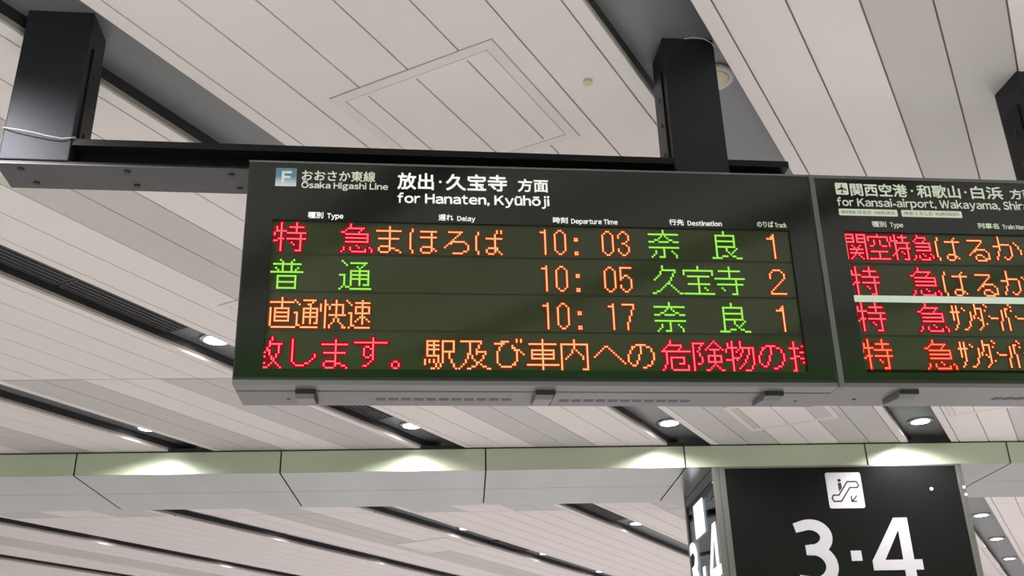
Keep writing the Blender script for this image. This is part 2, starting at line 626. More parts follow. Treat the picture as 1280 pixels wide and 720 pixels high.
make_grille(2, 1.72, 2.955, 'dark slatted air grille at the left edge, nearest the black post')
make_grille(2, 2.965, 3.69, 'dark slatted air grille running up to the lamp left of the departure board')
make_grille(2, 4.30, 5.62, 'dark slatted air grille in the slot just below the left departure board')
make_grille(2, 8.75, 9.75, 'dark slatted air grille beyond the beam, left of the hanging sign')
make_grille(3, 10.0, 10.7, 'dark slatted air grille far beyond the beam at the lower middle of the picture')


# ------------------------------------------------------------------ downlights
def make_light(name, share=1.0):
    ld = bpy.data.lights.new(name, 'SPOT')
    ld.energy = LAMP_W * share
    ld.color = LAMP_COL
    ld.spot_size = math.radians(150)
    ld.spot_blend = 0.55
    ld.shadow_soft_size = 0.05
    return ld


SPOT = make_light('downlight_beam', 0.52)
SPOT_FAR = make_light('downlight_beam', 0.42)
SPOT_NEAR = make_light('downlight_beam', 1.25)


def make_lamp():
    t = thing('downlight', 'x', 'ceiling lamp', None, 'downlights in the black slots')
    bm = bmesh.new()
    lathe(bm, [(0.076, -0.001), (0.092, -0.001), (0.095, -0.006), (0.090, -0.012), (0.076, -0.010)], 28)
    obj('ring', bm, M['lamp_ring'], t, True)
    bm = bmesh.new()
    lathe(bm, [(0.02, -0.0125), (0.06, -0.011), (0.0755, -0.008), (0.0755, -0.002)], 28)
    obj('lens', bm, M['lens'], t, True)
    l = bpy.data.objects.new('downlight_beam', SPOT)
    l.location = (0, 0, -0.03)
    C.objects.link(l)
    l.parent = t
    return t


LAMPS = [
    (0, 7.811, 'bright downlight right of the joint of the boards, above the hanging black sign'),
    (1, 6.831, 'bright downlight under the right half of the left departure board'),
    (2, 5.873, 'bright downlight below the middle of the left departure board'),
    (2, 3.914, 'bright round downlight close to the left side of the departure board'),
    (3, 4.915, 'small bright downlight above the beam at the left of the picture'),
    (0, 11.769, 'downlight beyond the beam right of the hanging sign, topmost of the three there'),
    (0, 13.36, 'downlight beyond the beam right of the hanging sign, middle one of the three there'),
    (0, 15.02, 'downlight beyond the beam right of the hanging sign, lowest of the three there'),
    (2, 10.043, 'downlight beyond the beam just left of the hanging sign'),
    (3, 9.229, 'downlight in the far slot under the middle of the beam, upper one'),
    (3, 11.049, 'downlight in the far slot at bottom centre, second down the slot'),
    (3, 12.663, 'downlight at the lower end of the far slot left of the hanging sign'),
    (4, 8.341, 'downlight beyond the beam, upper one in the slot at lower left'),
    (4, 10.138, 'far downlight left of bottom centre, second down its slot from the beam'),
    (4, 11.85, 'far downlight at the very bottom edge of the picture, just left of centre'),
    (5, 7.444, 'small downlight at lower left beyond the beam, upper one in the leftmost slot'),
    (5, 9.249, 'small downlight at lower left beyond the beam, lower one in the leftmost slot'),
]
proto = None
for k, w, lab in LAMPS:
    if proto is None:
        t = proto = make_lamp()
    else:
        t = proto.copy()
        C.objects.link(t)
        for ch in list(proto.children):
            c = ch.copy()
            C.objects.link(c)
            c.parent = t
    t.matrix_world = frame(on_ceiling(SLOT_R - PERIOD * k - SLOT_W / 2, w, SLOT_D), PN, PD)
    t['label'] = lab
# the rest of the hall's lamps, outside the picture: light only
have = [(k, w) for k, w, _ in LAMPS]
for k in range(K0, K1 + 1):
    for i in range(-4, 9):
        w = 0.75 + 1.96 * i + (0.98 if k % 2 == 0 else 0)
        p = on_ceiling(SLOT_R - PERIOD * k - SLOT_W / 2, w)
        if any(kk == k and abs(ww - w) < 1.9 for kk, ww in have):
            continue
        if p.y > 1.2 and not (k <= -2 or w > 9):
            continue
        if -4.2 < p.y <= 1.2 and -2.6 < p.x < 4.6:
            continue
        l = bpy.data.objects.new('downlight_beam', SPOT_FAR if w > 9 else SPOT_NEAR)
        C.objects.link(l)
        l.location = on_ceiling(SLOT_R - PERIOD * k - SLOT_W / 2, w, SLOT_D - 0.03)
l = bpy.data.objects.new('downlight_beam', make_light('downlight_beam', 0.75))
C.objects.link(l)
l.location = on_ceiling(SLOT_R - PERIOD - SLOT_W / 2, 0.82, SLOT_D - 0.03)
# LED dot glyphs: rows separated by "/", row 0 is the top LED row of the line
GLYPHS = {
'toku': "...X......X..../...X......X..../.X.X...XXXXXXX./.X.X......X..../.XXXXX....X..../X..X..XXXXXXXXX/X..X........X../...X........X../..XXX.XXXXXXXXX/XX.X........X../...X....X...X../...X.....X..X../...X........X../...X........X../...X......XXX..",
'kyuu': "....X/....X/...XXXXXXXX/..X......X/XX......X/..XXXXXXXXXXX/............X/..XXXXXXXXXXX/............X/..XXXXXXXXXXX//.......X/.X..X...X....X/.X..X......X..X/X....XXXXXXX..X",
'ma': "/.......X/.......X/.XXXXXXXXXXXX/.......X/.......X/.......X/..XXXXXXXXXX/.......X/.......X/.......X/...XXXXX/..X....XXX/..X....X..XX/...XXXX.....X",
'ho': "//..X/..X...XXXXXXXX/.X.........X/.X.........X/.X....XXXXXXXX/.X.........X/.X.........X/.X.........X/.X.........X/.X.....XXXXX/.X....X....XX/..X...X....X.X/..X....XXXX",
'ro': "///...XXXXXXX/........X/.......X/......X/.....X/....XXXXXXX/...XX......X/..X.........X/.X..........X/............X/..........XX/.....XXXXX",
'ba': "//...........X.X/..X........X.X/..X.......X/.X........X/.X....XXXXXXXX/.X........X/.X........X/.X........X/.X........X/.X.....XXXXX/.X....X...XX/..X...X...X.X/..X....XXX...X",
'ha': "//..X........X/..X.......X/.X....XXXXXXXX/.X........X/.X........X/.X........X/.X........X/.X........X/.X........X/.X.....XXXX/.X....X...XX/..X...X...X.X/..X....XXX",
'ru': "///..XXXXXXXX/.........X/........X/.......X/......X/.....XXXXXX/....XX.....X/...X........X/..X...XXX...X/.....X...X..X/.....X....XXX/......XXXXX",
'ka': "/...X/...X/...X/...X.......X/...XXXXXX...X/XXXX.....X...X/...X.....X...X/...X.....X....X/..X......X....X/..X......X....X/..X......X/.X...X..X/.X....XX",
'1': "..X/XXX/..X/..X/..X/..X/..X/..X/..X/..X/..X/..X/..X",
'0': "..XX/.X..X/X....X/X....X/X....X/X....X/X....X/X....X/X....X/X....X/X....X/.X..X/..XX",
'3': "..XX/.X..X/X....X/X....X/.....X/....X/..XX/....X/.....X/X....X/X....X/.X..X/..XX",
'5': "XXXXXX/X/X/X/X.XX/XX..X/X....X/.....X/.....X/X....X/X....X/.X..X/..XX",
'7': "XXXXXX/.....X/.....X/....X/....X/....X/...X/...X/...X/..X/..X/..X/..X",
':': "////XX/XX//////XX/XX",
'one': "...X/..XX/XXXX/...X/...X/...X/...X/...X/...X/...X/...X/...X/...X",
'two': "..XXXX/.X....X/X......X/X......X/X......X/......X/.....X/....X/...X/..X/.X/X/XXXXXXXX",
'na': ".......X/.......X/XXXXXXXXXXXXXXX/......X.X/.....X...X/...XX.....XX/XXX..XXXXX..XXX///XXXXXXXXXXXXXXX/.......X/...X...X...X/...X...X....X/..X....X.....X/.X...XXX.....X",
'ra': "......X/......X/..XXXXXXXXXX/..X........X/..X........X/..XXXXXXXXXX/..X........X/..X........X/..XXXXXXXXXX/..X....X....X/..X....X...X/..X.....X.X/..X......X/..X..XXX..XX/XXXXX.......XXX",
'fu': "....X.....X/.....X...X/.XXXXXXXXXXXXX/.....X...X/..X..X...X..X/...X.X...X.X/XXXXXXXXXXXXXXX//...XXXXXXXXX/...X.......X/...X.......X/...XXXXXXXXX/...X.......X/...X.......X/...XXXXXXXXX",
'tsuu': ".X/..X..XXXXXXXX/...X.......X/........X.X/.........X/.....XXXXXXXXX/.....X...X...X/XXX..XXXXXXXXX/..X..X...X...X/..X..XXXXXXXXX/..X..X...X...X/..X..X...X...X/..X..X...X.XXX/.X.XX/X....XXXXXXXXXX",
'nao': ".....X/.....X/XXXXXXXXXXX/.....X/.....X/X.XXXXXXX/X.X.....X/X.XXXXXXX/X.X.....X/X.XXXXXXX/X.X.....X/X.XXXXXXX/X/X/.XXXXXXXXXX",
'tsuu_narrow': "/X...XXXXXX/.X......X/..X...XX/.......X/....XXXXXXX/....X..X..X/XX..XXXXXXX/.X..X..X..X/.X..XXXXXXX/.X..X..X..X/.X..X..X..X/.X..X..X.XX/.XX/X..XXXXXXXX",
'kai': "/..X....X/..X....X/X.XX.XXXXXX/X.X.X..X..X/X.X.X..X..X/X.X....X..X/..X....X..X/..X.XXXXXXXX/..X....X/..X...X.X/..X...X.X/..X..X...X/..X.X.....X/..X.X.....XX",
'soku': "/X......X/.X..XXXXXXX/..X....X/....XXXXXXX/....X..X..X/....X..X..X/.XX.XXXXXXX/..X....X/..X...XXX/..X..X.X.X/..X.X..X..X/..X....X/..XX/.X..XXXXXXX",
'hisa': ".....X/.....X/.....XXXXXXX/....X......X/....X.....X/...X......X/..X......X/.X.......X/........X/.......XX/......X..X/.....X....X/....X......X/..XX........X/XX...........XX",
'takara': ".......X/.......X/XXXXXXXXXXXXXXX/X.............X/X.............X/..XXXXXXXXXXX/.......X/.......X/.......X/..XXXXXXXXXXX/.......X/.......X..X/.......X...X/.......X/XXXXXXXXXXXXXXX",
'tera': ".......X/.......X/..XXXXXXXXXXX/.......X/.......X/.......X/XXXXXXXXXXXXXXX/..........X/..........X/.XXXXXXXXXXXXX/..........X/...X......X/....X.....X/..........X/........XXX",
'boku': "...X/...X/..X/..XXXXXX/..X...X/.X....X/.XX...X/X.X...X/..X..X/X..X.X/...XX/....X/X..X.X/..X...X/XX.....X",
'shi': "/.X/.X/.X/.X/.X/.X/.X/.X.........X/.X.........X/.X........X/.X.......X/..X....XX/...XXXX",
'su': "........X/........X/XXXXXXXXXXXXXXX/........X/.....XX.X/....X..XX/....X...X/....X...X/....X..XX/.....XX.X/........X/.......X/......X/....XX",
'maru': "///////////.XX/X..X/X..X/.XX",
'eki': "/.XXXXXX.XXXXXX/.X..X...X....X/.XXXXXX.X....X/.X..X...X....X/.XXXXXX.X....X/.X..X...XXXXXX/.X..X...X..X/.XXXXXX.X..X/......X.X..X/X.X.X.X.X...X/X.X.X.X.X...X/X....X.X.....X/.....X.X.....X/...XX.X.......X",
'oyobi': "/.XXXXXXXXXX/.....X....X/.....X...X/.....X...X/.....X..X/.....X..XXXXX/....XX..X...X/....X.X....X/....X.X....X/...X...X..X/...X....XX/..X.....X.X/.X....XX...XX/X...XX.......XX",
'bi': "..........X.X/...XXXX...X.X/XXXXX/...X....X/..X.....XX/..X......XXX/.X........X.X/.X........X..X/.X........X/.X........X/.X........X/.X.......X/..X.....XX/...XXXXX",
'kuruma': ".......X/.......X/.XXXXXXXXXXXXX/.......X/.......X/..XXXXXXXXXXX/..X....X....X/..XXXXXXXXXXX/..X....X....X/..XXXXXXXXXXX/.......X/.......X/XXXXXXXXXXXXXXX/.......X/.......X",
'nai': ".......X/.......X/.XXXXXXXXXXXXX/.X.....X.....X/.X.....X.....X/.X....X.X....X/.X....X..X...X/.X...X....X..X/.X..X......X.X/.X.X.......X.X/.X...........X/.X...........X/.X...........X/.X...........X/.X.........XXX",
'he': "///.....XX/....X..X/...X....X/..X......X/.X........X/X..........X/............X/.............X/..............X",
'no': "//....XXXXX/..XX..X..XX/..X...X....X/.X....X....X/.X....X.....X/X....X......X/X....X......X/X....X......X/X...X......X/.X..X......X/..XX.....XX/.......XX",
'ki': "....X/....X/...XXXXXXX/..X......X/.X......X/XXXXXXXXXXXXXX/..X/..X/..X.XXXXXXX/..X.X.....X/..X.X.....X/..X.X...XXX/.X..X.......X/.X..X.......X/X....XXXXXXXX",
'ken': "..........X/XXXXXX...X.X/X...X...X...X/X..X...X.....X/X..X..X.XXXXX.X/X.X.......X/X..X......X/X..X...XXXXXXX/X...X..X..X..X/X...X..X..X..X/X...X..XXXXXXX/X.XX......X/X........X.X/X.......X...X/X.....XX.....XX",
'mono': "...X...X/.X.X...X/.X.X...X/.XXXXX.XXXXXXX/X..X..X.X..X.X/X..X.X..X..X.X/...X...X...X.X/...X...X..X..X/...XXXX...X..X/XXXX.X...X...X/...X.....X...X/...X....X....X/...X...X....X/...X..X.....X/...X.....XXX",
'mochi': "..X/..X/..X...X/XXXXX/..X/..X..XX/..X/..XXX/XXX..XX/..X/..X...X/..X/..X/..X/.XX",
'kan': "/XXXXX.XXXXX/X...X.X...X/XXXXX.XXXXX/X...X.X...X/XXXXX.XXXXX/X.........X/X..X...X..X/X...X.X...X/X.XXXXXXX.X/X....X....X/X.XXXXXXX.X/X...X.X...X/X..X...X..X/X.X.....X.X",
'kuu': "/.....X/XXXXXXXXXXX/X.........X/X..X..X...X/...X..X/...X..X/.XX....XXX///.XXXXXXXXX/.....X/.....X/.....X/XXXXXXXXXXX",
'toku_narrow': "/...X...X/.X.X.XXXXX/.X.X...X/.XXXX..X/X..XXXXXXXX/X..X.....X/X..X.....X/...X.XXXXXX/...XX....X/...X..X..X/..XX...X.X/.X.X.....X/...X.....X/...X...XXX",
'kyuu_narrow': "/...X/...XXXXX/..X....X/.X....X/..XXXXXXXX/.........X/..XXXXXXXX/.........X/..XXXXXXXX//.....X...X/.X.X..X...X/.X.X....X.X/X...XXXXX",
'sa_half': "/.X.X/.X.X/.X.X/XXXXX/.X.X/.X.X/.X.X/.X.X/...X/...X/..X/..X/.X",
'n_half': "//X/.X/....X/....X/....X/....X/....X/...X/...X/...X/..X/XX",
'ta_half': ".X....X/.X.....X/.XXXX/.X..X.X/.X..X/.X..X/X...X/X.X.X/...XX/....X/....X.X/....X/...X/..X",
'bar_half': "//////X/.XXXX",
'ha_half': ".....X/......X/...XX/.X.X..X/.X.X/.X.X/.X.X/.X..X/.X..X/X...X/X...X/X...X/X...X/X...X",
}


# ------------------------------------------------------------------ black steel frames that carry the boards
UP = Vector((0, 0, 1))
SUP = frame(Vector((BOARD_O.x, BOARD_O.y, CAM_H)), Vector((math.cos(BOARD_YAW), math.sin(BOARD_YAW), 0)), Vector((-math.sin(BOARD_YAW), math.cos(BOARD_YAW), 0)))
Z_TOP = 2.06 + SLOT_D


def post(parent, u0, u1, v0, v1, z0, z1, cover):
    bm = bmesh.new()
    box(bm, u0, u1, v0, v1, z0, z1, 0, 0.004)
    p = obj('post', bm, M['post'], parent)
    bm = bmesh.new()
    if cover > 0:
        box(bm, u1 - 0.001, u1 + 0.007, v0 + 0.035, v1 - 0.012, z0 + 0.09, z1 - 0.11, 0, 0.003)
    else:
        box(bm, u0 - 0.007, u0 + 0.001, v0 + 0.035, v1 - 0.012, z0 + 0.09, z1 - 0.11, 0, 0.003)
    c = obj('side_cover', bm, M['steel_black'], p)
    for zz in (z0 + 0.13, z0 + 0.24, z1 - 0.20):
        bm = bmesh.new()
        lathe(bm, [(0.004, -0.003), (0.0065, -0.002), (0.0065, 0.002)], 10, (0, 0, 0), 'Y')
        b = obj('bolt', bm, M['bolt'], p)
        b.matrix_local = Matrix.Translation((u1 + 0.008 if cover > 0 else u0 - 0.008, (v0 + v1) / 2, zz)) @ Matrix.Rotation(math.radians(90 if cover > 0 else -90), 4, 'Z')
    return p


def carrier(label, ua, ub, posts, bolts, lift=0.0):
    t = thing('board_carrier', label, 'steel frame', SUP.copy())
    v0, v1 = 0.060, 0.195
    z0, z1 = 1.580 + lift, 1.673 + lift
    for u0, u1, ztop, cover in posts:
        post(t, u0, u1, v0 - 0.004, v1 + 0.005, z0 + 0.014, ztop, cover)
    # channel beam: top flange, recessed web, bottom flange
    bm = bmesh.new()
    prism(bm, [(v0, z0 + 0.006), (v0, z0 + 0.014), (v0 + 0.055, z0 + 0.014), (v0 + 0.055, z1 - 0.022), (v0, z1 - 0.022), (v0, z1), (v1, z1), (v1, z0 + 0.006)], ua, ub)
    obj('channel_beam', bm, M['steel_black'], t)
    bm = bmesh.new()
    box(bm, ua - 0.004, ub, v0 - 0.003, v1 + 0.004, z0, z0 + 0.0065, 0, 0.0015)
    obj('bottom_plate', bm, M['plate'], t)
    for u, v in bolts:
        bm = bmesh.new()
        lathe(bm, [(0.004, -0.0045), (0.0095, -0.004), (0.0105, 0.001)], 12, (u, v, z0))
        obj('bolt', bm, M['bolt'], t)
    return t


carrier('black channel beam on two posts that carries the left departure board', -0.732, 1.64,
        [(-0.730, -0.533, Z_TOP, 1), (1.272, 1.445, Z_TOP, -1)],
        [(-0.672, 0.085), (-0.652, 0.165), (-0.372, 0.085), (-0.362, 0.165), (-0.072, 0.085), (-0.058, 0.165)], 0.003)
carrier('dark post and beam at the right edge that carry the right departure board', 2.485, 4.3,
        [(2.49, 2.68, 2.061, -1), (4.0, 4.18, 2.061, -1)], [(2.6, 0.085)], 0.012)


# thin wires tied round the posts
def wire(pts, label):
    bm = bmesh.new()
    tube(bm, pts, 0.0016, 6)
    o = obj('wire_tie', bm, M['wire'], None, True)
    o.matrix_world = SUP.copy()
    return tag(o, label, 'wire')


wire([(-0.735, 0.12, 1.712), (-0.734, 0.056, 1.703), (-0.725, 0.050, 1.700), (-0.69, 0.044, 1.692), (-0.646, 0.042, 1.683), (-0.60, 0.044, 1.673), (-0.56, 0.048, 1.668), (-0.533, 0.052, 1.674), (-0.528, 0.058, 1.680), (-0.526, 0.11, 1.690)],
     'pale thin wire slung round the foot of the left post')
wire([(1.345, 0.050, 2.128), (1.375, 0.046, 2.134), (1.41, 0.046, 2.130), (1.435, 0.050, 2.118), (1.449, 0.056, 2.104)],
     'thin wire round the top of the post beside the ceiling speaker')

# ------------------------------------------------------------------ departure boards
BX3 = Vector((0.99397526, 0.10950937, 0.004569))
BN = Vector((0.10960399, -0.99296065, -0.04490108))
P = 0.0060            # LED pitch
ROWS = [(0.4735, 0.390), (0.3605, 0.2773), (0.2475, 0.1635), (0.1330, 0.0492)]     # height of first and fifteenth dot row
WIN = (0.0755, 1.5765)
ROW_EDGE = [0.4810, 0.3800, 0.2672, 0.1553, 0.0432]
Y_LED = 0.008


def dots(parent, name, row, items, colour):
    """lit LEDs of one text field, a mesh per character: (key, column, x of that column)"""
    core, lens = LED[colour]  # lens: wide emissive disc that paints the bloom round a dot
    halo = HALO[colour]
    ztop, zbot = ROWS[row]
    pz = (ztop - zbot) / 14
    n = 8
    cs = [(math.cos(-2 * math.pi * k / n), math.sin(-2 * math.pi * k / n)) for k in range(n)]
    for key, c0, x0 in items:
        bm = bmesh.new()
        i = 0
        for r, line in enumerate(GLYPHS[key].split('/')):
            for c, ch in enumerate(line):
                if ch != 'X':
                    continue
                x, z = x0 + (c - c0) * P, ztop - r * pz
                i += 1
                y = Y_LED - 0.0008 - (i % 7) * 0.00003
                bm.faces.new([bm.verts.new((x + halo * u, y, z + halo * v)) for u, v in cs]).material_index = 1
                rad, y0, y1 = 0.0030, Y_LED - 0.0012, Y_LED - 0.0026
                ring = [bm.verts.new((x + rad * u, y0, z + rad * v)) for u, v in cs]
                mid = [bm.verts.new((x + rad * 0.75 * u, y0 + (y1 - y0) * 0.7, z + rad * 0.75 * v)) for u, v in cs]
                top = bm.verts.new((x, y1, z))
                for k in range(n):
                    j = (k + 1) % n
                    bm.faces.new((ring[k], ring[j], mid[j], mid[k]))
                    bm.faces.new((mid[k], mid[j], top))
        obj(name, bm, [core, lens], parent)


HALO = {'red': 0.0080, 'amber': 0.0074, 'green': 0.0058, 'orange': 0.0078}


def board(label, u0, u1, lamp_edge):
    """casing, face with its LED window, underside and LED rows"""
    t = thing('departure_board', label, 'departure board', frame(BOARD_O + BX3 * u0, BX3, -BN))
    W = u1 - u0
    H = 0.6665
    D = 0.205
    bm = bmesh.new()
    box(bm, 0.001, W - 0.001, 0.014, D, 0.012, H - 0.006, 0, 0.003)
    box(bm, 0.2, 0.26, 0.10, 0.16, H - 0.007, H - 0.003)
    box(bm, W - 0.26, W - 0.2, 0.10, 0.16, H - 0.007, H - 0.003)
    obj('casing', bm, M['steel_black'], t)
    return t, W, H, D


def underside(t, W, D, lip, screws, vents, latches, seam=True):
    bm = bmesh.new()
    if lip:
        box(bm, 0.0, W, 0.000, 0.058, 0.0, 0.013, 0, 0.002)
        box(bm, 0.0, W, 0.066, D + 0.002, -0.001, 0.012, 1, 0.002)
        box(bm, 0.004, W - 0.004, 0.05, 0.075, 0.004, 0.013, 2)
    else:
        box(bm, 0.0, W, 0.000, D - 0.005, 0.0, 0.013, 1, 0.002)
    u = obj('underside', bm, [M['trim'], M['under'], M['dark']], t)
    for x, y in screws:
        bm = bmesh.new()
        lathe(bm, [(0.003, -0.0028), (0.0055, -0.0022), (0.006, 0.0)], 12, (x, y, 0))
        obj('screw', bm, M['bolt'], u)
    for x0, n, st, y in vents:
        bm = bmesh.new()
        for i in range(n):
            x = x0 + st * i
            box(bm, x, x + st * 0.78, y - 0.012, y + 0.012, -0.0016, 0.0005)
        obj('vent_slots', bm, M['vent'], u)
    for x, y0, y1 in latches:
        bm = bmesh.new()
        prism(bm, [(y0, 0.002), (y0, -0.012), (y0 + 0.018, -0.020), (y1, -0.012), (y1, 0.002)], x - 0.024, x + 0.024)
        l = obj('latch', bm, M['under'], u)
        bm = bmesh.new()
        box(bm, x + 0.024, x + 0.030, y0 - 0.004, y1 - 0.004, -0.011, 0.001)
        box(bm, x - 0.024, x + 0.030, y0 - 0.007, y0 - 0.0005, -0.012, 0.001)
        obj('latch_slot', bm, M['dark'], l)
    return u


def face(t, W, H, win, z_glass, bezel, left_bezel):
    """black front sheet around the LED window"""
    a, b = win
    zt, zb = ROW_EDGE[0], ROW_EDGE[-1]
    bm = bmesh.new()
    x0 = left_bezel
    x1 = W - bezel
    box(bm, x0, x1, 0.0, 0.012, zt, H - bezel)
    box(bm, x0, x1, 0.0, 0.012, z_glass, zb)
    box(bm, x0, a, 0.0, 0.012, zb, zt)
    box(bm, b, x1, 0.0, 0.012, zb, zt)
    f = obj('front_sheet', bm, M['black'], t)
    bm = bmesh.new()
    box(bm, 0.0, W, -0.003, 0.016, H - bezel, H, 0, 0.001)
    if left_bezel > 0.004:
        box(bm, 0.0, left_bezel, -0.003, 0.016, 0.0, H - bezel, 0, 0.001)
    obj('edge_trim', bm, M['edge'], t)
    bm = bmesh.new()
    if left_bezel <= 0.004:
        box(bm, 0.0, left_bezel, 0.0, 0.014, 0.013, H - bezel)
    box(bm, W - bezel, W, 0.0, 0.014, 0.013, H - bezel)
    box(bm, left_bezel, W - bezel, 0.001, 0.014, 0.013, z_glass)
    obj('gasket', bm, M['dark'], t)
    return f


def led_row(t, i, win, z1, z0):
    bm = bmesh.new()
    box(bm, win[0] - 0.002, win[1] + 0.002, Y_LED, Y_LED + 0.005, z0 + 0.0022, z1 - 0.0004)
    return obj('led_row', bm, M['led_panel'], t)


# ---- left board
t, W, H, D = board('left departure board with four LED lines, the first showing 10:03', 0.0, 1.6585, False)
LEFT = t
underside(t, W, D, True, [(0.1333, 0.138), (1.585, 0.143)],
          [(0.372, 11, 0.0352, 0.137), (0.890, 11, 0.0352, 0.146)],
          [(0.184, 0.050, 0.155), (0.835, 0.050, 0.165), (1.484, 0.050, 0.160)])
face(t, W, H, WIN, 0.0215, 0.006, 0.003)
rows = [led_row(t, i, WIN, ROW_EDGE[i], ROW_EDGE[i + 1]) for i in range(4)]
bm = bmesh.new()
for z in ROW_EDGE[1:4]:
    box(bm, WIN[0], WIN[1], Y_LED - 0.001, Y_LED + 0.004, z - 0.0024, z + 0.0012)
obj('row_divider', bm, M['dark'], t)

dots(rows[0], 'train_type_character', 0, [('toku', 3, 0.1017), ('kyuu', 4, 0.2939)], 'red')
dots(rows[0], 'train_name_character', 0, [('ma', 1, 0.3680), ('ho', 1, 0.4622), ('ro', 1, 0.5600), ('ba', 1, 0.6489)], 'amber')


def clock(row, a, b, off=0.0):
    xa = {'1': 1.0333, '0': 1.0150}[a]
    dots(rows[row], 'departure_time_character', row, [('1', 2, 0.8475), ('0', 0, 0.8757), (':', 4, 0.9581), (a, 2 if a == '1' else 0, xa), (b, 0, 1.0612)], 'amber')


_R = list(ROWS)
ROWS = [(r0 - 0.0066, r0 - 0.0066 - 14 * 0.00612) for r0, r1 in _R]
clock(0, '0', '3')
clock(1, '0', '5')
clock(2, '1', '7')
dots(rows[0], 'track_number_character', 0, [('one', 3, 1.5265)], 'amber')
dots(rows[1], 'track_number_character', 1, [('two', 0, 1.5027)], 'amber')
dots(rows[2], 'track_number_character', 2, [('one', 3, 1.5279)], 'amber')
ROWS = _R
for r in (0, 2):
    dots(rows[r], 'destination_character', r, [('na', 0, 1.1532), ('ra', 2, 1.3520)], 'green')
dots(rows[1], 'train_type_character', 1, [('fu', 0, 0.0816), ('tsuu', 0, 0.2690)], 'green')
dots(rows[1], 'destination_character', 1, [('hisa', 0, 1.1542), ('takara', 0, 1.2464), ('tera', 0, 1.3392)], 'green')
dots(rows[2], 'train_type_character', 2, [('nao', 0, 0.0862), ('tsuu_narrow', 0, 0.1512), ('kai', 2, 0.2328), ('soku', 0, 0.2918)], 'amber')
dots(rows[3], 'message_character', 3, [('boku', 0, 0.0785), ('shi', 1, 0.1504), ('ma', 1, 0.2293), ('su', 0, 0.3172), ('maru', 0, 0.4171),
                                  ('ki', 0, 1.1649), ('ken', 0, 1.2537), ('mono', 3, 1.3657), ('no', 0, 1.4419), ('mochi', 2, 1.5455)], 'red')
dots(rows[3], 'message_character', 3, [('eki', 1, 0.5119), ('oyobi', 1, 0.6045), ('bi', 0, 0.6971), ('kuruma', 7, 0.8287), ('nai', 1, 0.8809), ('he', 0, 0.9737), ('no', 0, 1.0680)], 'amber')

# printed heading of the left board
YF = -0.0009
bm = bmesh.new()
rounded(bm, 0.0766, 0.1352, 0.5865, 0.6441, YF, 0.001)
bd = obj('line_badge', bm, M['badge'], t)
bm = bmesh.new()
for a in ((0.0935, 0.1010, 0.5985, 0.6345), (0.0935, 0.1215, 0.6275, 0.6345), (0.0935, 0.1180, 0.6120, 0.6190)):
    box(bm, a[0], a[1], YF - 0.0006, YF, a[2], a[3])
obj('line_letter', bm, M['cream_film'], bd)
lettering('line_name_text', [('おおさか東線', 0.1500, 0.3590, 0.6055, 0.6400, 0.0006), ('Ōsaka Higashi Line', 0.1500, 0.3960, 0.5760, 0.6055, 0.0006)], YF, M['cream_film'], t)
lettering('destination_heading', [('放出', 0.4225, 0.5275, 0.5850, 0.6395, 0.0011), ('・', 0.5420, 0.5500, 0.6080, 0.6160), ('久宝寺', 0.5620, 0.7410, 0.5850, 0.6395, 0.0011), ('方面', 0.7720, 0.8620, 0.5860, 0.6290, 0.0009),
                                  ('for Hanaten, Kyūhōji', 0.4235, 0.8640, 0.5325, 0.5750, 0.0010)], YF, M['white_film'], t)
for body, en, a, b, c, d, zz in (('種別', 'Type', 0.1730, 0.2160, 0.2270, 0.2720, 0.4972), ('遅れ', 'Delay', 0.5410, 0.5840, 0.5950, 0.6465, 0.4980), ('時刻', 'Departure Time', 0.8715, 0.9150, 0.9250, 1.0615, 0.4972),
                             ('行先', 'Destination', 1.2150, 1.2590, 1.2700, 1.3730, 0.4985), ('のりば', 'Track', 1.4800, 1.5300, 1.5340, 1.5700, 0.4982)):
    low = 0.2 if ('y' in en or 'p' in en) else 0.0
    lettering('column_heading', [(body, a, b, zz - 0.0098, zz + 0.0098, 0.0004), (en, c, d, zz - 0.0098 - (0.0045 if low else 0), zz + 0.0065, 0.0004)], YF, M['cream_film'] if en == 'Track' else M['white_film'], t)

# ---- right board
U2 = 1.6592
t, W, H, D = board('right departure board, cut by the photo edge, with a white strip between its LED lines', U2, U2 + 2.02, True)
WIN2 = (1.7455 - U2, 3.20 - U2)
underside(t, W, D, False, [(0.095, 0.124)], [(2.176 - U2, 11, 0.0352, 0.112)], [(1.872 - U2, 0.028, 0.140)])
face(t, W, H, WIN2, 0.0225, 0.010, 0.016)
rows2 = [led_row(t, i, WIN2, ROW_EDGE[i], ROW_EDGE[i + 1] if i < 3 else 0.0525) for i in range(4)]
bm = bmesh.new()
for z in (ROW_EDGE[1], ROW_EDGE[3]):
    box(bm, WIN2[0], WIN2[1], Y_LED - 0.001, Y_LED + 0.004, z - 0.0024, z + 0.0012)
obj('row_divider', bm, M['dark'], t)
bm = bmesh.new()
box(bm, 1.7433 - U2, WIN2[1], -0.002, 0.004, 0.2570, 0.2765, 0, 0.001)
obj('divider_strip', bm, M['bar_white'], t)
_R = list(ROWS)
ROWS = [(0.4795, 0.3965), (0.3680, 0.2835), (0.2545, 0.1715), (0.1425, 0.0585)]
for row, off in ((0, 0.0),):
    dots(rows2[0], 'train_type_character', 0, [('kan', 0, 1.7485 - U2), ('kuu', 0, 1.8185 - U2), ('toku_narrow', 3, 1.9015 - U2), ('kyuu_narrow', 3, 1.9722 - U2)], 'red')
    dots(rows2[0], 'train_name_character', 0, [('ha', 1, 2.0287 - U2), ('ru', 2, 2.1307 - U2), ('ka', 3, 2.2285 - U2)], 'amber')
dots(rows2[1], 'train_type_character', 1, [('toku', 3, 1.7639 - U2), ('kyuu', 4, 1.9564 - U2)], 'red')
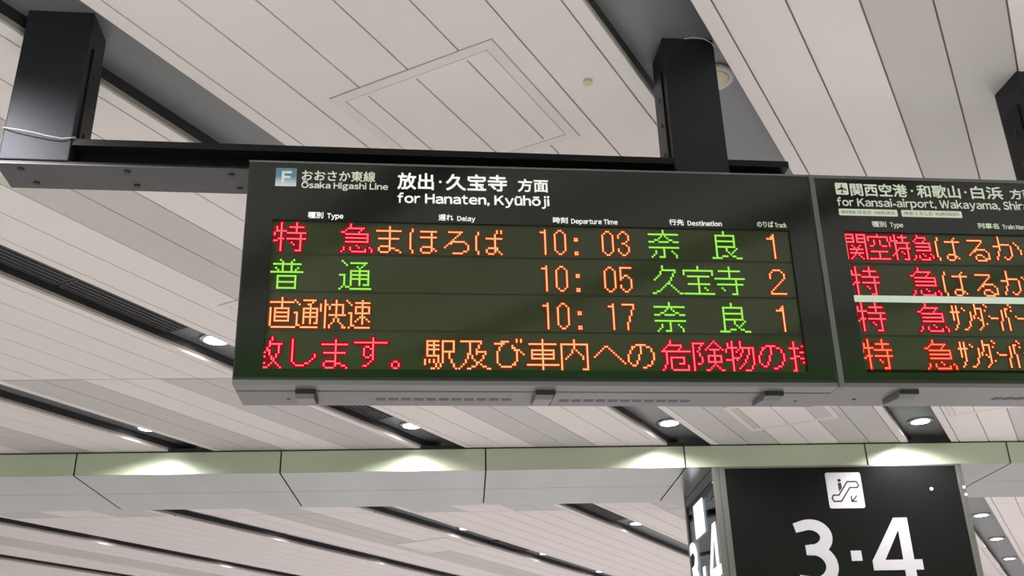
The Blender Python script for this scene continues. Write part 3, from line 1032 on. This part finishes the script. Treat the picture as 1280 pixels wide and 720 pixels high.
dots(rows2[1], 'train_name_character', 1, [('ha', 1, 2.0310 - U2), ('ru', 2, 2.1337 - U2), ('ka', 3, 2.2306 - U2)], 'amber')
for r in (2, 3):
    o = 0.0 if r == 2 else 0.0022
    dots(rows2[r], 'train_type_character', r, [('toku', 3, 1.7645 - U2 + o * 0.7), ('kyuu', 4, 1.9585 - U2 + o)], 'red' if r == 2 else 'orange')
    dots(rows2[r], 'train_name_character', r, [('sa_half', 1, 2.0407 - U2 + o), ('n_half', 0, 2.0703 - U2 + o), ('ta_half', 1, 2.1098 - U2 + o), ('bar_half', 0, 2.1511 - U2 + o), ('ha_half', 1, 2.1912 - U2 + o), ('bar_half', 0, 2.2334 - U2 + o)], 'amber')
ROWS = _R
bm = bmesh.new()
rounded(bm, 1.7389 - U2, 1.7782 - U2, 0.6030, 0.6425, YF, 0.004)
ic = obj('airport_badge', bm, M['cream_film'], t)
cx, cz = 1.7586 - U2, 0.6225
ap = [(0, 0.0155), (0.0014, 0.0135), (0.0016, 0.0050), (0.0150, -0.0030), (0.0150, -0.0062), (0.0018, -0.0025), (0.0012, -0.0105), (0.0052, -0.0138), (0.0052, -0.0158), (0, -0.0142)]
bm = bmesh.new()
extrude_poly(bm, [(cx + x, cz + z) for x, z in ap] + [(cx - x, cz + z) for x, z in ap[-2:0:-1]], YF - 0.0006, 0.0005)
obj('aeroplane_symbol', bm, M['dark'], ic)
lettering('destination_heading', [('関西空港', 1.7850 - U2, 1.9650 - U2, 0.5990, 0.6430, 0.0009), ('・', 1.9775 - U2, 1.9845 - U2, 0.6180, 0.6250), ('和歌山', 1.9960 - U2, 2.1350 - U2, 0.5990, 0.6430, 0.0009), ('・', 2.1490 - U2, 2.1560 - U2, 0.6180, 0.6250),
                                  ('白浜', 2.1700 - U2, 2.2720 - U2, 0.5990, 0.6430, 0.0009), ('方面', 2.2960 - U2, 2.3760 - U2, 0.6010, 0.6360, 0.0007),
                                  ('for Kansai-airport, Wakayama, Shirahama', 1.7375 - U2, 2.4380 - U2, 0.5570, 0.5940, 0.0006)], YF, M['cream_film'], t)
for a, b, jp, rest, split in ((1.7386, 1.9218, '関空特急', 'はるか  HARUKA', 0.25), (1.9346, 2.1260, '特急', 'くろしお  KUROSHIO', 0.16)):
    bm = bmesh.new()
    rounded(bm, a - U2, b - U2, 0.5335, 0.5555, YF, 0.003)
    pl = obj('train_name_plate', bm, M['cream_film'], t)
    w = b - a
    lettering('plate_text', [(jp, a - U2 + 0.008, a - U2 + w * split + 0.006, 0.5400, 0.5490, 0.0), (rest, a - U2 + w * split + 0.012, b - U2 - 0.010, 0.5390, 0.5510, 0.0)], YF - 0.0006, M['ink'], pl, thick=0.0003)
for body, en, a, b, c, d, zz in (('種別', 'Type', 1.8350, 1.8800, 1.8920, 1.9325, 0.5068), ('列車名', 'Train Name', 2.1690, 2.2370, 2.2480, 2.3350, 0.5085)):
    lettering('column_heading', [(body, a - U2, b - U2, zz - 0.0095, zz + 0.0095, 0.0004), (en, c - U2, d - U2, zz - 0.0095 - (0.004 if 'y' in en else 0), zz + 0.0062, 0.0004)], YF, M['cream_film'], t)

# ------------------------------------------------------------------ hanging platform sign below the beam
SU0, SU1 = 1.838, 3.715
ST = 1.886
SB = 0.45
SV0, SV1 = 7.405, 8.50
t = thing('platform_sign', 'large black hanging sign reading 3·4 with an escalator symbol', 'sign', frame(Vector((0, 0, CAM_H)), BX, BY))
bm = bmesh.new()
box(bm, SU0 + 0.088, SU1 - 0.050, SV0 + 0.004, SV0 + 0.05, SB, ST - 0.012)
fp = obj('front_panel', bm, M['sign_black'], t)
bm = bmesh.new()
box(bm, SU0 + 0.088, SU1 - 0.050, SV1 - 0.05, SV1 - 0.004, SB, ST - 0.012)
obj('back_panel', bm, M['sign_black'], t)
for x0, x1, v0, v1, z0 in ((SU0, SU0 + 0.042, SV0, SV0 + 0.045, SB), (SU0 + 0.0435, SU0 + 0.088, SV0 - 0.004, SV0 + 0.045, SB),
                           (SU1 - 0.050, SU1 - 0.0255, SV0 - 0.004, SV0 + 0.045, SB), (SU1 - 0.0245, SU1, SV0, SV0 + 0.045, SB),
                           (SU0, SU0 + 0.045, SV1 - 0.045, SV1, SB), (SU1 - 0.045, SU1, SV1 - 0.045, SV1, SB), (SU0 + 0.088, SU1 - 0.05, SV0, SV0 + 0.045, ST - 0.012)):
    bm = bmesh.new()
    box(bm, x0, x1, v0, v1, z0, ST, 0, 0.003)
    obj('frame_bar', bm, M['silver'], t)
for s, (x0, x1) in enumerate(((SU0 + 0.006, SU0 + 0.040), (SU1 - 0.040, SU1 - 0.006))):
    bm = bmesh.new()
    box(bm, x0, x1, SV0 + 0.045, SV1 - 0.045, ST - 0.075, ST - 0.004)
    box(bm, x0 + 0.006, x1 - 0.006, SV0 + 0.045, SV1 - 0.045, ST - 0.135, ST - 0.082)
    obj('top_rail', bm, M['sign_bar'], t)
    bm = bmesh.new()
    xm = x0 + 0.010 if s == 0 else x1 - 0.010
    box(bm, xm - 0.004, xm + 0.004, SV0 + 0.045, SV1 - 0.045, SB, ST - 0.075)
    obj('side_glass', bm, M['glass'], t)
bm = bmesh.new()
for z in (1.42, 1.02):
    box(bm, SU0 + 0.30, SU0 + 0.36, SV0 + 0.05, SV1 - 0.05, z, z + 0.06)
obj('reflection_bars', bm, M['sign_bar'], t)  # dark bars set inside, imitating stripes reflected in the glass
# screws of the frame
for x, v, z in ((SU0 - 0.002, SV0 + 0.030, ST - 0.03), (SU0 - 0.002, SV0 + 0.045, ST - 0.105), (SU0 + 0.0, SV1 - 0.02, ST - 0.03)):
    bm = bmesh.new()
    lathe(bm, [(0.004, -0.004), (0.010, -0.003), (0.012, 0.002)], 12)
    o = obj('screw', bm, M['silver'], t)
    o.matrix_local = Matrix.Translation((x, v, z)) @ Matrix.Rotation(math.radians(90), 4, 'Y')
for x, z in ((3.455, 1.700), (SU1 - 0.012, 1.71), (SU1 - 0.008, 1.655)):
    bm = bmesh.new()
    lathe(bm, [(0.004, 0.008), (0.012, 0.006), (0.013, -0.001)], 14, (x, SV0 + 0.004, z), 'Y')
    obj('screw', bm, M['sign_white'], t)


def escalator_icon(y, x0, x1, z0, z1, white, black, parent):
    bm = bmesh.new()
    rounded(bm, x0, x1, z0, z1, y, 0.016, 0.003)
    ic = obj('escalator_plate', bm, white, parent)
    s = (x1 - x0) / 0.265
    bm = bmesh.new()

    def X(a):
        return x0 + a * s

    def Z(a):
        return z0 + a * s
    out = [(0.040, 0.052), (0.095, 0.052), (0.172, 0.152), (0.228, 0.152), (0.240, 0.166), (0.228, 0.196), (0.158, 0.196), (0.082, 0.097), (0.040, 0.097), (0.028, 0.075)]
    pts = [(X(a), Z(b)) for a, b in out]
    n = len(pts)
    for i in range(n):
        (ax, az), (bx_, bz) = pts[i], pts[(i + 1) % n]
        d = Vector((bx_ - ax, bz - az)); L = d.length; d.normalize(); nn = Vector((-d.y, d.x)) * 0.0048 * s
        e = d * 0.003 * s
        q = [(ax - e.x + nn.x, az - e.y + nn.y), (bx_ + e.x + nn.x, bz + e.y + nn.y), (bx_ + e.x - nn.x, bz + e.y - nn.y), (ax - e.x - nn.x, az - e.y - nn.y)]
        extrude_poly(bm, q, y - 0.0012, 0.001)
    # figure riding and the arrow
    c = [(X(0.100) + 0.013 * s * math.cos(k * math.pi / 6), Z(0.206) + 0.013 * s * math.sin(k * math.pi / 6)) for k in range(12)]
    extrude_poly(bm, c, y - 0.0012, 0.001)
    extrude_poly(bm, [(X(0.088), Z(0.122)), (X(0.112), Z(0.150)), (X(0.112), Z(0.188)), (X(0.086), Z(0.188))], y - 0.0012, 0.001)
    for seg in (((0.215, 0.092), (0.176, 0.052)), ((0.172, 0.090), (0.172, 0.050)), ((0.212, 0.050), (0.170, 0.050))):
        (a0, b0), (a1, b1) = seg
        d = Vector((a1 - a0, b1 - b0)).normalized(); nn = Vector((-d.y, d.x)) * 0.0045
        extrude_poly(bm, [(X(a0 + nn.x), Z(b0 + nn.y)), (X(a1 + nn.x), Z(b1 + nn.y)), (X(a1 - nn.x), Z(b1 - nn.y)), (X(a0 - nn.x), Z(b0 - nn.y))], y - 0.0012, 0.001)
    obj('escalator_symbol', bm, black, ic)
    return ic


YS = SV0 + 0.001
escalator_icon(YS, 2.672, 2.937, 1.567, 1.832, M['sign_white'], M['dark'], t)


def stroke(bm, pts, w, y, t=0.003):
    """a pen stroke of given width along a polyline, as a solid strip"""
    L, Rr = [], []
    n = len(pts)
    for i, (x, z) in enumerate(pts):
        x0, z0 = pts[max(i - 1, 0)]
        x1, z1 = pts[min(i + 1, n - 1)]
        d = Vector((x1 - x0, z1 - z0)).normalized()
        ww = w[i] if isinstance(w, (list, tuple)) else w
        L.append((x - d.y * ww / 2, z + d.x * ww / 2))
        Rr.append((x + d.y * ww / 2, z - d.x * ww / 2))
    f0, b0 = [], []
    for a, b in zip(L, Rr):
        f0.append((bm.verts.new((a[0], y, a[1])), bm.verts.new((b[0], y, b[1]))))
        b0.append((bm.verts.new((a[0], y + t, a[1])), bm.verts.new((b[0], y + t, b[1]))))
    for i in range(n - 1):
        bm.faces.new((f0[i][0], f0[i + 1][0], f0[i + 1][1], f0[i][1]))
        bm.faces.new((f0[i][0], b0[i][0], b0[i + 1][0], f0[i + 1][0]))
        bm.faces.new((f0[i][1], f0[i + 1][1], b0[i + 1][1], b0[i][1]))
    bm.faces.new((f0[0][0], f0[0][1], b0[0][1], b0[0][0]))
    bm.faces.new((f0[-1][1], f0[-1][0], b0[-1][0], b0[-1][1]))
    bmesh.ops.recalc_face_normals(bm, faces=bm.faces[:])


def arc(cx, cz, rx, rz, a0, a1, n=12):
    return [(cx + rx * math.cos(math.radians(a0 + (a1 - a0) * k / n)), cz + rz * math.sin(math.radians(a0 + (a1 - a0) * k / n))) for k in range(n + 1)]


def figure_three(bm, x0, x1, z0, z1, y):
    w, h = x1 - x0, z1 - z0
    sw, sv = 0.155 * h, 0.185 * h
    # upper bowl
    up = [(x0 + 0.06 * w, z1 - 0.125 * h)] + arc(x0 + 0.42 * w, z1 - 0.265 * h, 0.385 * w, 0.188 * h, 112, -90, 16)
    stroke(bm, up + [(x0 + 0.27 * w, z1 - 0.453 * h)], [sw * 0.9] + [sw + (sv - sw) * max(0, math.cos(math.radians(112 - 202 * k / 16))) for k in range(17)] + [sw * 0.92], y)
    lo = [(x0 + 0.27 * w, z1 - 0.453 * h)] + arc(x0 + 0.42 * w, z0 + 0.315 * h, 0.43 * w, 0.238 * h, 90, -112, 16) + [(x0 + 0.02 * w, z0 + 0.125 * h)]
    stroke(bm, lo, [sw * 0.92] + [sw + (sv - sw) * max(0, math.cos(math.radians(90 - 202 * k / 16))) for k in range(17)] + [sw * 0.9], y - 0.0001)


def figure_four(bm, x0, x1, z0, z1, y):
    w, h = x1 - x0, z1 - z0
    sx0, sx1 = x0 + 0.62 * w, x0 + 0.84 * w
    b0, b1 = z0 + 0.225 * h, z0 + 0.375 * h
    extrude_poly(bm, [(sx0, z0), (sx1, z0), (sx1, z1), (sx0, z1)], y, 0.003)
    extrude_poly(bm, [(x0, b0), (x1, b0), (x1, b1), (x0, b1)], y - 0.0001, 0.003)
    extrude_poly(bm, [(x0, b1 - 0.01 * h), (x0 + 0.25 * w, b1 - 0.01 * h), (sx0 + 0.02 * w, z1 - 0.16 * h), (sx0 + 0.02 * w, z1), (sx0 - 0.06 * w, z1)], y - 0.0002, 0.003)


bm = bmesh.new()
figure_three(bm, 2.372, 2.672, 1.006, 1.490, YS)
obj('platform_number_text', bm, M['sign_white'], t)
bm = bmesh.new()
figure_four(bm, 2.925, 3.288, 1.013, 1.493, YS)
obj('platform_number_text', bm, M['sign_white'], t)
bm = bmesh.new()
box(bm, 2.775, 2.852, YS, YS + 0.003, 1.190, 1.262)
obj('middle_dot', bm, M['sign_white'], t)

# lit lettering on the left glass side
sd = bpy.data.objects.new('side_lettering', None)
C.objects.link(sd)
sd.parent = t
sd.matrix_local = Matrix(((0, 1, 0, SU0 + 0.002), (-1, 0, 0, 0), (0, 0, 1, 0), (0, 0, 0, 1)))
bm = bmesh.new()
rounded(bm, -8.19, -7.85, 1.500, 1.765, 0.0, 0.016, 0.003)
obj('lit_plate', bm, M['lit_white'], sd)
bm = bmesh.new()
figure_three(bm, -8.52, -8.19, 1.006, 1.510, 0.0)
figure_four(bm, -7.83, -7.46, 1.013, 1.510, 0.0)
box(bm, -8.06, -7.97, 0.0, 0.002, 1.19, 1.265)
obj('lit_number', bm, M['lit_white'], sd)
